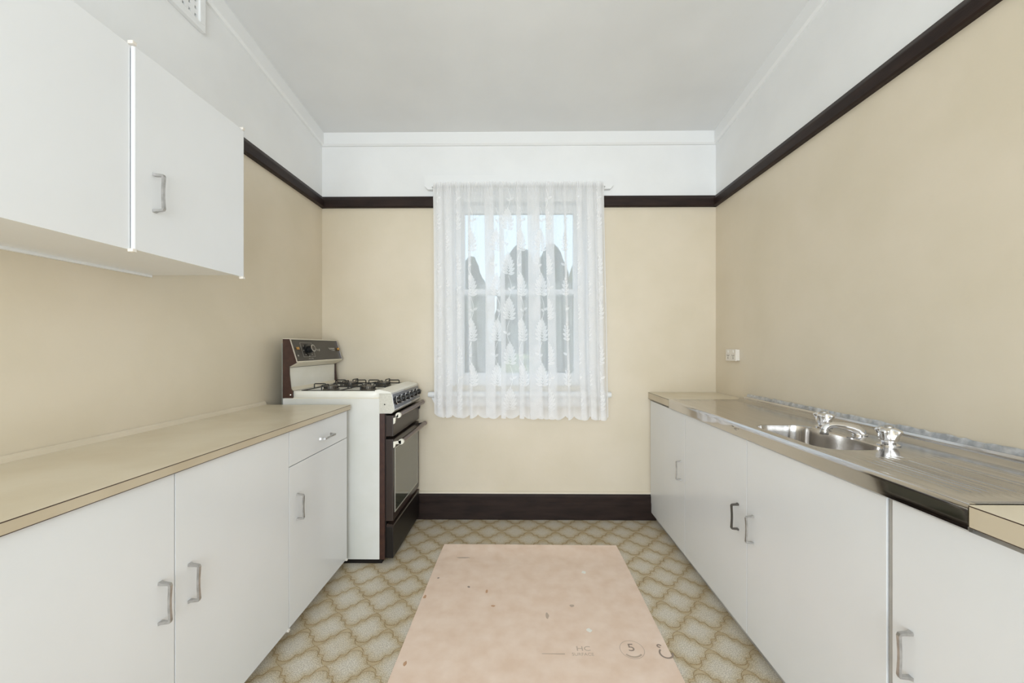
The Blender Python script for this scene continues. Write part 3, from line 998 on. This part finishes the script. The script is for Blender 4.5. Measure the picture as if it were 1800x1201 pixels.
# backguard
bg = [(-1.326, 0.9185), (-1.326, 1.247), (-1.288, 1.247), (-1.247, 1.115), (-1.291, 1.092), (-1.290, 1.05), (-1.282, 0.97), (-1.270, 0.955), (-1.270, 0.9185)]
child('backguard_side', pr(bg, 'y', CY0 - 0.001, CY0 + 0.008), M['brown_enamel'], ck)
child('backguard_side', pr(bg, 'y', CY1 - 0.008, CY1 + 0.001), M['brown_enamel'], ck)
inn = [(-1.324, 0.9185), (-1.324, 1.245), (-1.2895, 1.245), (-1.2495, 1.116), (-1.293, 1.0935), (-1.300, 1.085), (-1.300, 0.958), (-1.284, 0.9185)]
bgd = child('backguard', pr(inn, 'y', CY0 + 0.0085, CY1 - 0.0085), M['panel_dark'], ck)
child('splash_panel', bx(-1.2995, -1.2965, CY0 + 0.010, CY1 - 0.010, 0.975, 1.086), M['enamel_white'], bgd)
child('splash_ledge', pr([(-1.2995, 0.958), (-1.2995, 0.975), (-1.2965, 0.975), (-1.274, 0.958)], 'y', CY0 + 0.010, CY1 - 0.010), M['cream_enamel'], bgd)
child('under_panel', pr([(-1.2485, 1.1145), (-1.2925, 1.0915), (-1.2925, 1.0885), (-1.2470, 1.1115)], 'y', CY0 + 0.009, CY1 - 0.009), M['cream_enamel'], bgd)
child('top_trim', bx(-1.326, -1.286, CY0, CY1, 1.2452, 1.2500), M['cream_enamel'], bgd)
DV = Vector((-1.247 + 1.288, 0, 1.115 - 1.247)).normalized()   # down the panel
NV = Vector((0.132, 0, 0.041)).normalized()                    # out of the panel
def pp(u, y, off=0.0):
    p = Vector((-1.288, 0, 1.247)) + DV * u + NV * off
    return Vector((p.x, y, p.z))
def pquad(u0, u1, y0, y1, off=0.0012, th=0.0012):
    b = bmesh.new()
    vs = [b.verts.new(pp(u, y, o_)) for o_ in (off, off + th) for u, y in ((u0, y0), (u1, y0), (u1, y1), (u0, y1))]
    for q in ((0, 1, 2, 3), (7, 6, 5, 4), (0, 4, 5, 1), (1, 5, 6, 2), (2, 6, 7, 3), (3, 7, 4, 0)):
        b.faces.new([vs[i] for i in q])
    return b
child('edge_trim', pquad(0.0, 0.138, CY0 - 0.001, CY0 + 0.006, 0.0, 0.003), M['steel_polished'], bgd)
child('edge_trim', pquad(0.0, 0.138, CY1 - 0.006, CY1 + 0.001, 0.0, 0.003), M['steel_polished'], bgd)
child('lower_trim', pquad(0.131, 0.138, CY0, CY1, 0.0, 0.003), M['cream_enamel'], bgd)
# dial with its printed square scale
YD = 2.352
for (u0, u1, y0, y1) in ((0.020, 0.0212, YD - 0.065, YD + 0.065), (0.106, 0.1072, YD - 0.065, YD + 0.065), (0.020, 0.107, YD - 0.065, YD - 0.0635), (0.020, 0.107, YD + 0.0635, YD + 0.065)):
    child('scale_line', pquad(u0, u1, y0, y1, 0.0006, 0.0006), M['print_pale'], bgd)
for (u, dy) in ((0.028, 0.0), (0.038, -0.034), (0.064, -0.045), (0.090, -0.034), (0.100, 0.0), (0.090, 0.034)):
    child('scale_mark', pquad(u, u + 0.006, YD + dy - 0.003, YD + dy + 0.003, 0.0006, 0.0006), M['print_pale'], bgd)
b = bmesh.new()
lathe(b, [(0.036, 0.002), (0.036, 0.006), (0.022, 0.008), (0.021, 0.034), (0.019, 0.036)], 0, 0, 0, 28)
q = NV.to_track_quat('Z', 'Y').to_matrix().to_4x4()
b.transform(Matrix.Translation(pp(0.064, YD)) @ q)
dk = child('timer_dial', b, M['black'], bgd, smooth=True)
b = bmesh.new()
lathe(b, [(0.0215, 0.034), (0.0215, 0.0372), (0.0165, 0.0372), (0.0165, 0.0362)], 0, 0, 0, 28)
b.transform(Matrix.Translation(pp(0.064, YD)) @ q)
child('dial_ring', b, M['brushed'], bgd, smooth=True)
b = bmesh.new()
lathe(b, [(0.0165, 0.0362), (0.0165, 0.0376), (0.010, 0.0376)], 0, 0, 0, 28)
b.transform(Matrix.Translation(pp(0.064, YD)) @ q)
child('dial_face', b, M['panel_dark'], bgd, smooth=True)
child('badge', pquad(0.048, 0.062, 2.236, 2.262, 0.001, 0.003), M['gold'], bgd)
child('indicator', pquad(0.094, 0.102, 2.228, 2.236, 0.001, 0.002), M['print_pale'], bgd)
random.seed(11)
def tiny_print(u, y0, y1, h, seed):
    """lettering too small to read in the photograph: a line of short pale strokes"""
    random.seed(seed)
    b = bmesh.new()
    y = y0
    while y < y1:
        w = random.uniform(0.0035, 0.006)
        for k in range(random.choice((1, 2))):
            uu = u + random.uniform(0, h * 0.4)
            g = pquad(uu, uu + h * random.uniform(0.5, 0.9), y + k * 0.003, y + k * 0.003 + 0.0016, 0.0006, 0.0006)
            me_ = bpy.data.meshes.new('tmp'); g.to_mesh(me_); g.free(); b.from_mesh(me_); bpy.data.meshes.remove(me_)
        y += w + 0.0015
    child('printed_line', b, M['print_pale'], bgd)
tiny_print(0.056, 2.450, 2.496, 0.016, 1)
tiny_print(0.050, 2.610, 2.690, 0.013, 2)
tiny_print(0.066, 2.645, 2.688, 0.007, 3)
tiny_print(0.1145, 2.335, 2.385, 0.007, 4)
b = bmesh.new(); lathe(b, [(0.010, 0.0), (0.011, 0.004), (0.008, 0.012), (0.004, 0.013)], 0, 0, 0, 16)
b.transform(Matrix.Translation(pp(0.062, 2.735)) @ q)
child('ignition_button', b, M['gold'], bgd, smooth=True)
child('flue_box', bx(-1.352, -1.3265, CY0 + 0.03, CY1 - 0.03, 0.60, 1.225, bev=0.006), M['grey_metal'], ck)
b = bmesh.new(); lathe(b, [(0.005, 0), (0.005, 0.002), (0.002, 0.003)], 0, 0, 0, 12)
b.transform(Matrix.Translation((-1.283, CY0 - 0.001, 0.936)) @ Matrix.Rotation(math.radians(90), 4, 'X'))
child('screw', b, M['steel_polished'], ck)
# the fascia's screw sits on the near cheek
for o in list(bpy.data.objects):
    if o.name.startswith('screw') and o.parent == cp:
        o.data.transform(Matrix.Translation((-0.757, CY0 - 0.002, 0.884)) @ Matrix.Rotation(math.radians(90), 4, 'X'))

# ------------------------------------------------------------------ socket outlet, wall vent
so = thing('power_outlet', 'white double power outlet on the beige wall above the corner worktop', 'outlet', (RW, 2.552, 1.152))
child('mounting_block', bx(RW - 0.020, RW - 0.0005, 2.494, 2.610, 1.117, 1.187, bev=0.003), M['plastic_white'], so)
pl = child('face_plate', bx(RW - 0.028, RW - 0.020, 2.492, 2.612, 1.115, 1.189, bev=0.003), M['plastic_white'], so)
for yy in (2.522, 2.582):
    child('rocker_switch', bx(RW - 0.032, RW - 0.028, yy - 0.006, yy + 0.006, 1.166, 1.182, bev=0.001), M['plastic_white'], so)
    for (dy, dz, rt) in ((-0.009, 0.006, 35), (0.009, 0.006, -35), (0.0, -0.010, 0)):
        b = bx(-0.0006, 0.0006, -0.0013, 0.0013, -0.0055, 0.0055)
        b.transform(Matrix.Translation((RW - 0.0284, yy + dy, 1.143 + dz)) @ Matrix.Rotation(math.radians(rt), 4, 'X'))
        child('pin_slot', b, M['slot'], so)

vt = thing('wall_vent', 'white pierced air vent high on the white wall above the wall cabinet', 'vent', (LW, 1.60, 2.70))
vy0, vy1, vz0, vz1 = VENT
fr = bmesh.new()
for (a, b_, c, d) in ((vy0, vy1, vz0, vz0 + 0.030), (vy0, vy1, vz1 - 0.03, vz1), (vy0, vy0 + 0.030, vz0 + 0.03, vz1 - 0.03), (vy1 - 0.030, vy1, vz0 + 0.03, vz1 - 0.03)):
    box(fr, LW + 0.0005, LW + 0.020, a, b_, c, d, bev=0.003)
child('frame', fr, M['white_gloss'], vt)
child('duct_end', bx(LW - 0.112, LW - 0.1005, vy0 + 0.02, vy1 - 0.02, vz0 + 0.02, vz1 - 0.02), M['grey_metal'], vt)
ny, nz_ = 7, 5
for i in range(ny + 1):
    yc = vy0 + 0.03 + (vy1 - vy0 - 0.06) * i / ny
    child('vertical_bar', bx(LW + 0.003, LW + 0.012, max(vy0 + 0.03, yc - 0.010), min(vy1 - 0.03, yc + 0.010), vz0 + 0.03, vz1 - 0.03), M['white_gloss'], vt)
for i in range(nz_ + 1):
    zc = vz0 + 0.03 + (vz1 - vz0 - 0.06) * i / nz_
    child('horizontal_bar', bx(LW + 0.003, LW + 0.0118, vy0 + 0.03, vy1 - 0.03, max(vz0 + 0.03, zc - 0.010), min(vz1 - 0.03, zc + 0.010)), M['white_gloss'], vt)

# ------------------------------------------------------------------ sheet of underlay on the floor
bm = bmesh.new()
NX, NY = 24, 60
def sheet_pt(u, v, dz):
    y = 0.55 + (2.390 - 0.004 * u - 0.55) * v
    curl = max(0, (v - 0.93) / 0.07)
    xl = -0.482 + 0.010 * v + 0.010 * curl ** 1.5
    xr = 0.592 - 0.016 * v - 0.010 * curl ** 1.5
    return (xl + (xr - xl) * u, y, 0.0022 + dz + 0.013 * curl ** 1.6)
lo_ = [[bm.verts.new(sheet_pt(i / NX, j / NY, 0.0)) for i in range(NX + 1)] for j in range(NY + 1)]
hi_ = [[bm.verts.new(sheet_pt(i / NX, j / NY, 0.0022)) for i in range(NX + 1)] for j in range(NY + 1)]
for j in range(NY):
    for i in range(NX):
        bm.faces.new((hi_[j][i], hi_[j][i + 1], hi_[j + 1][i + 1], hi_[j + 1][i]))
        bm.faces.new((lo_[j][i], lo_[j + 1][i], lo_[j + 1][i + 1], lo_[j][i + 1]))
rim_ = [(0, i) for i in range(NX)] + [(j, NX) for j in range(NY)] + [(NY, i) for i in range(NX, 0, -1)] + [(j, 0) for j in range(NY, 0, -1)]
for k in range(len(rim_)):
    a, b_ = rim_[k], rim_[(k + 1) % len(rim_)]
    bm.faces.new((lo_[a[0]][a[1]], lo_[b_[0]][b_[1]], hi_[b_[0]][b_[1]], hi_[a[0]][a[1]]))
sheet = obj('floor_sheet', bm, M['sheet'], smooth=True)
tag(sheet, 'loose pinkish tan sheet of flooring underlay lying on the patterned vinyl floor', 'floor sheet')
ZP = 0.0046


def flat_poly(name, pts, mat, z=ZP):
    b = bmesh.new()
    A = [b.verts.new((x, y, z)) for x, y in pts]
    b.faces.new(A)
    ret = bmesh.ops.extrude_face_region(b, geom=b.faces[:])
    for v in ret['geom']:
        if isinstance(v, bmesh.types.BMVert):
            v.co.z += 0.0003
    return child(name, b, mat, sheet)


def text_mark(s, x, y, size, mat, rot=0.0, sx=1.0):
    c = bpy.data.curves.new('lettering', 'FONT')
    c.body = s; c.size = size; c.align_x = 'CENTER'; c.align_y = 'CENTER'; c.extrude = 0.0002; c.resolution_u = 3
    t = bpy.data.objects.new('lettering_source', c)
    COL.objects.link(t)
    bpy.context.view_layer.update()
    me = bpy.data.meshes.new_from_object(t)
    bpy.data.objects.remove(t)
    bpy.data.curves.remove(c)
    me.materials.clear(); me.materials.append(mat)
    me.transform(Matrix.Translation((x, y, ZP)) @ Matrix.Rotation(rot, 4, 'Z') @ Matrix.Diagonal((sx, 1, 1, 1)))
    o = bpy.data.objects.new('lettering', me); COL.objects.link(o); o.parent = sheet
    return o


def ring_mark(x, y, r0, r1, mat, a0=0, a1=2 * math.pi, n=48):
    b = bmesh.new()
    vi = [(b.verts.new((x + r0 * math.cos(a0 + (a1 - a0) * k / n), y + r0 * math.sin(a0 + (a1 - a0) * k / n), ZP)),
           b.verts.new((x + r1 * math.cos(a0 + (a1 - a0) * k / n), y + r1 * math.sin(a0 + (a1 - a0) * k / n), ZP))) for k in range(n + 1)]
    for k in range(n):
        b.faces.new((vi[k][0], vi[k][1], vi[k + 1][1], vi[k + 1][0]))
    for v in b.verts:
        v.co.z += 0.0003
    return child('printed_ring', b, mat, sheet)


text_mark('5', 0.437, 1.589, 0.056, M['mat_print'], 0.0, 1.1)
ring_mark(0.438, 1.580, 0.046, 0.048, M['mat_print_faint'])
ring_mark(0.438, 1.580, 0.035, 0.042, M['mat_print_faint'], math.pi * 1.22, math.pi * 1.78, 24)
text_mark('HC', 0.246, 1.582, 0.034, M['mat_print_faint'], 0.0, 1.2)
text_mark('SURFACE', 0.240, 1.553, 0.021, M['mat_print_faint'], 0.0, 1.0)
flat_poly('printed_bar', [(0.08, 1.5535), (0.17, 1.552), (0.17, 1.5565), (0.08, 1.556)], M['mat_print_faint'])
ring_mark(0.566, 1.562, 0.021, 0.028, M['mat_print'], math.pi * 0.72, math.pi * 2.02, 24)
ring_mark(0.551, 1.600, 0.004, 0.010, M['mat_print'], 0, math.pi * 1.6, 12)


def spot(x, y, r, mat, seed, name='paint_spot', k=1.0):
    random.seed(seed)
    return flat_poly(name, [(x + r * random.uniform(0.6, 1.1) * math.cos(a), y + r * k * random.uniform(0.6, 1.1) * math.sin(a)) for a in [2 * math.pi * q / 9 for q in range(9)]], mat)


spot(0.332, 2.120, 0.015, M['flake'], 1); spot(0.286, 1.687, 0.013, M['flake'], 2)
spot(-0.462, 1.905, 0.008, M['mat_dark'], 3, 'stain', 2.2); spot(-0.262, 1.985, 0.008, M['mat_print'], 4, 'stain'); spot(-0.430, 2.060, 0.006, M['mat_print'], 5, 'stain')
spot(0.115, 1.775, 0.009, M['mat_print_faint'], 6, 'scuff', 2.6); spot(-0.170, 1.950, 0.008, M['mat_dark'], 7, 'stain', 2.2)
spot(0.235, 1.845, 0.014, M['mat_print_faint'], 8, 'scuff', 0.8); spot(-0.330, 2.26, 0.05, M['mat_print_faint'], 9, 'scuff', 0.16)
spot(-0.44, 1.50, 0.008, M['mat_dark'], 10, 'stain', 1.8); spot(-0.13, 1.84, 0.012, M['mat_dark'], 12, 'stain', 0.6)

# ------------------------------------------------------------------ lace curtain on its rod
rod = thing('curtain_rod', 'thin metal curtain rod across the head of the window', 'curtain rod', (-0.02, 2.725, 2.309))
child('rod', tb([(-0.612, 2.728, 2.309), (0.570, 2.728, 2.309)], 0.006, seg=10), M['brushed'], rod, smooth=True)
for xx in (-0.609, 0.567):
    child('bracket', bx(xx - 0.006, xx + 0.006, 2.722, BW - 0.0345, 2.302, 2.316), M['white_gloss'], rod)
cx_of = lambda px: (px - 909.07) / 700 * 2.72 - 0.0285
pleats = [(cx_of(a), cx_of(b)) for a, b in ((768, 776), (783, 793), (801, 809), (822, 826), (851, 867), (877, 885), (907, 915), (926, 947), (958, 972), (990, 994), (1012, 1021), (1030, 1039), (1047, 1054))]
pts = [(-0.605, 0.0)]
for i, (a, b_) in enumerate(pleats):
    g = pts[-1][0]
    mid = (g + a) / 2
    pts.append((mid, 0.006 * math.sin(i * 2.3)))
    pts += [(b_, -0.004), (b_ + 0.002, -0.010), (a, -0.013), (a - 0.002, -0.019), (b_, -0.022), (b_ + 0.012, -0.014)]
pts += [(0.552, 0.0), (0.562, 0.004)]
def chaikin(p):
    out = [p[0]]
    for a, b_ in zip(p[:-1], p[1:]):
        out.append((a[0] * .75 + b_[0] * .25, a[1] * .75 + b_[1] * .25)); out.append((a[0] * .25 + b_[0] * .75, a[1] * .25 + b_[1] * .75))
    out.append(p[-1])
    return out
pts = chaikin(chaikin(pts))
acc = [0.0]
for a, b_ in zip(pts[:-1], pts[1:]):
    acc.append(acc[-1] + math.hypot(b_[0] - a[0], b_[1] - a[1]))
S_LEN = acc[-1]
import bisect
def plan(s):
    s = max(0.0, min(S_LEN, s))
    i = min(max(bisect.bisect_right(acc, s) - 1, 0), len(acc) - 2)
    t = (s - acc[i]) / max(acc[i + 1] - acc[i], 1e-9)
    return (pts[i][0] + (pts[i + 1][0] - pts[i][0]) * t, pts[i][1] + (pts[i + 1][1] - pts[i][1]) * t)
ZT = 2.326
def z_bot(s):
    return 0.754 - 0.020 * (s / S_LEN) - 0.026 * abs(math.sin(s / 0.098 * math.pi)) ** 0.75
def cloth(s, z):
    x, y = plan(s)
    t = (z - 0.72) / (ZT - 0.72)
    x = x + 0.023 * (1 - t) + (x + 0.02) * 0.012 * (1 - t) ** 2 + 0.004 * math.sin(4.0 * z + s * 9) * (1 - t)
    gather = max(0.0, (t - 0.93) / 0.07)
    yy = 2.718 + y * (0.6 + 0.4 * min(1, (1 - t) * 3)) - 0.018 * (1 - t) + 0.004 * gather * math.sin(s * 520) + 0.0035 * math.sin(3.1 * z + s * 5)
    yy += 0.002 * max(0, t - 0.5) * math.sin(s * 260)
    # the cloth hangs just in front of the sill nosing
    if z < 1.0:
        yy -= 0.012 * min(1, (1.0 - z) / 0.15)
    return Vector((x, yy, z))
bm = bmesh.new()
den = bm.verts.layers.float.new('dense')
NS, NZ = 620, 46
gridv = []
for i in range(NS + 1):
    s = S_LEN * i / NS
    zb = z_bot(s)
    colv = []
    for j in range(NZ + 1):
        t = j / NZ
        z = zb + (ZT - zb) * (t ** 1.0)
        if j == 1: z = zb + 0.009
        zz = z + (0.004 * math.sin(s * 300) if j == NZ else 0)
        v = bm.verts.new(cloth(s, zz))
        v[den] = 1.0 if j <= 1 else (0.75 if z > 2.295 else (0.30 if z < 0.85 else 0.0))
        if i < 3 or i > NS - 3: v[den] = max(v[den], 0.6)
        colv.append(v)
    gridv.append(colv)
for i in range(NS):
    for j in range(NZ):
        bm.faces.new((gridv[i][j], gridv[i + 1][j], gridv[i + 1][j + 1], gridv[i][j + 1]))
cur = obj('lace_curtain', bm, M['net'], smooth=True)
tag(cur, 'sheer white lace curtain with leaf sprigs hanging over the window', 'curtain')


def lens(b, s0, z0, ang, L, W, lay):
    """one lace leaflet laid on the cloth: base (s0,z0), direction ang from vertical"""
    d = (math.sin(ang), math.cos(ang)); n_ = (d[1], -d[0])
    lines = []
    for k in range(6):
        t = k / 5
        w = W * math.sin(math.pi * min(1, t * 0.96 + 0.02)) ** 0.8
        row = []
        for sgn in (-1, 0, 1):
            s = s0 + d[0] * L * t + n_[0] * w * sgn
            z = z0 + d[1] * L * t + n_[1] * w * sgn
            p = cloth(s, z); p.y -= 0.0016
            v = b.verts.new(p); v[lay] = 0.55 if sgn else 0.0
            row.append(v)
        lines.append(row)
    for k in range(5):
        for q in range(2):
            b.faces.new((lines[k][q], lines[k][q + 1], lines[k + 1][q + 1], lines[k + 1][q]))
def stem(b, path, w, lay):
    prev = None
    for k, (s, z) in enumerate(path):
        p = cloth(s - w, z); q_ = cloth(s + w, z); p.y -= 0.0014; q_.y -= 0.0014
        v = (b.verts.new(p), b.verts.new(q_))
        for u in v: u[lay] = 0.9
        if prev: b.faces.new((prev[0], prev[1], v[1], v[0]))
        prev = v
random.seed(7)
colw = 0.150
nc = int(S_LEN / colw)
for c in range(nc):
    s_c = (c + 0.5) * S_LEN / nc
    z = 0.772 + (0.16 if c % 2 else 0.0)
    while z < 2.05:
        b = bmesh.new(); lay = b.verts.layers.float.new('dense')
        fl = 1 if (c + int(z * 10)) % 2 else -1
        for k, (dz, ad_, L) in enumerate(((0.010, 74, 0.046), (0.026, 58, 0.055), (0.044, 46, 0.060), (0.062, 36, 0.060), (0.080, 26, 0.056), (0.096, 16, 0.052))):
            a = math.radians(ad_)
            lens(b, s_c, z + dz, a, L, 0.0105, lay); lens(b, s_c, z + dz + 0.004, -a, L, 0.0105, lay)
        lens(b, s_c, z + 0.110, 0.03, 0.054, 0.0095, lay)
        zt = z + 0.160
        stem(b, [(s_c + fl * 0.020 * math.sin(t_ * math.pi), z + 0.15 + t_ * 0.155) for t_ in [q_ / 8 for q_ in range(9)]], 0.0014, lay)
        lens(b, s_c + fl * 0.018, zt + 0.055, fl * 1.0, 0.034, 0.008, lay); lens(b, s_c + fl * 0.018, zt + 0.045, -fl * 0.9, 0.030, 0.008, lay)
        o = obj('lace_sprig', b, M['lace'], smooth=True); o.parent = cur
        z += 0.305

# ------------------------------------------------------------------ garden beyond the window
struct(obj('ground', bx(-9, 9, BW + 0.14, 16, -0.7, -0.45), M['lawn']))
def conifer(name, label, x, y, top, rad, mat, seed, grp=None, cat='tree', base=-0.46):
    r = thing(name, label, cat, (x, y, base), grp)
    b = bmesh.new()
    bmesh.ops.create_icosphere(b, subdivisions=5, radius=1.0)
    H = (top - base - 0.1) / 2
    for v in b.verts:
        p = v.co.copy()
        t = (p.z + 1) / 2
        w = (1 - 0.30 * t) if t < 0.75 else (1 - 0.30 * t)
        n_ = noise.fractal(Vector((p.x * 3 + seed, p.y * 3, p.z * 4)), 1.0, 2.0, 4) * 0.18 + noise.noise(Vector((p.x * 14 + seed, p.y * 14, p.z * 18))) * 0.06
        rr = abs(1 - abs(p.z) ** 3.2) ** 0.5 / max(1e-4, math.hypot(p.x, p.y)) if math.hypot(p.x, p.y) > 1e-3 else 0
        v.co = Vector((p.x * rr * rad * w * (1 + n_), p.y * rr * rad * w * (1 + n_), p.z * H * (1 + n_ * 0.12)))
        v.co += Vector((x, y, base + 0.1 + H))
    child('crown', b, mat, r, smooth=False)
    child('trunk', tb([(x, y, base + 0.005), (x, y, base + 0.6)], [0.09, 0.07], seg=10), M['bark'], r, smooth=True)
G = 'garden conifers outside the window'
conifer('conifer_tree', 'slender dark conifer outside, at the window edge nearer the cooker', -1.02, 8.0, 3.02, 0.42, M['leaf_dark'], 1.0, G)
conifer('conifer_tree', 'broad pale round-topped conifer outside, behind the middle of the curtain', -0.05, 9.0, 3.50, 0.62, M['leaf_dark'], 5.0, G)
conifer('conifer_tree', 'tall dark round-topped conifer outside, just beside the broad middle one', 0.58, 7.6, 3.16, 0.48, M['leaf_dark'], 9.0, G)
conifer('conifer_tree', 'yellowish conifer outside, at the window edge nearer the sink', 1.30, 8.7, 3.15, 0.44, M['leaf_yellow'], 13.0, G)
for i, (x, y, t, r_, mm, lb) in enumerate(((-1.35, 6.4, 1.35, 0.6, 'leaf_dark', 'low dark shrub outside, under the slender conifer'), (0.0, 6.2, 1.1, 0.55, 'leaf_yellow', 'low yellow-green shrub outside, under the middle of the window'), (1.25, 6.2, 1.25, 0.6, 'leaf_dark', 'low dark shrub outside, at the sink side of the window'))):
    conifer('garden_shrub', lb, x, y, t, r_, M[mm], 20.0 + i * 3, 'shrubs outside the window', 'shrub')
fe = thing('paling_fence', 'grey timber paling fence outside behind the conifers', 'fence', (0, 10.2, -0.45))
pm = bx(-0.068, 0.068, -0.01, 0.01, 0, 1.75); me_p = bpy.data.meshes.new('paling'); pm.to_mesh(me_p); pm.free(); me_p.materials.append(M['paling'])
for i in range(-22, 23):
    p = bpy.data.objects.new('paling', me_p); COL.objects.link(p); p.parent = fe; p.location = (i * 0.142, 0, 0.005 + 0.01 * ((i * 7) % 3))
child('rail', bx(-3.2, 3.2, 10.212, 10.26, 0.85, 0.93), M['paling'], fe)
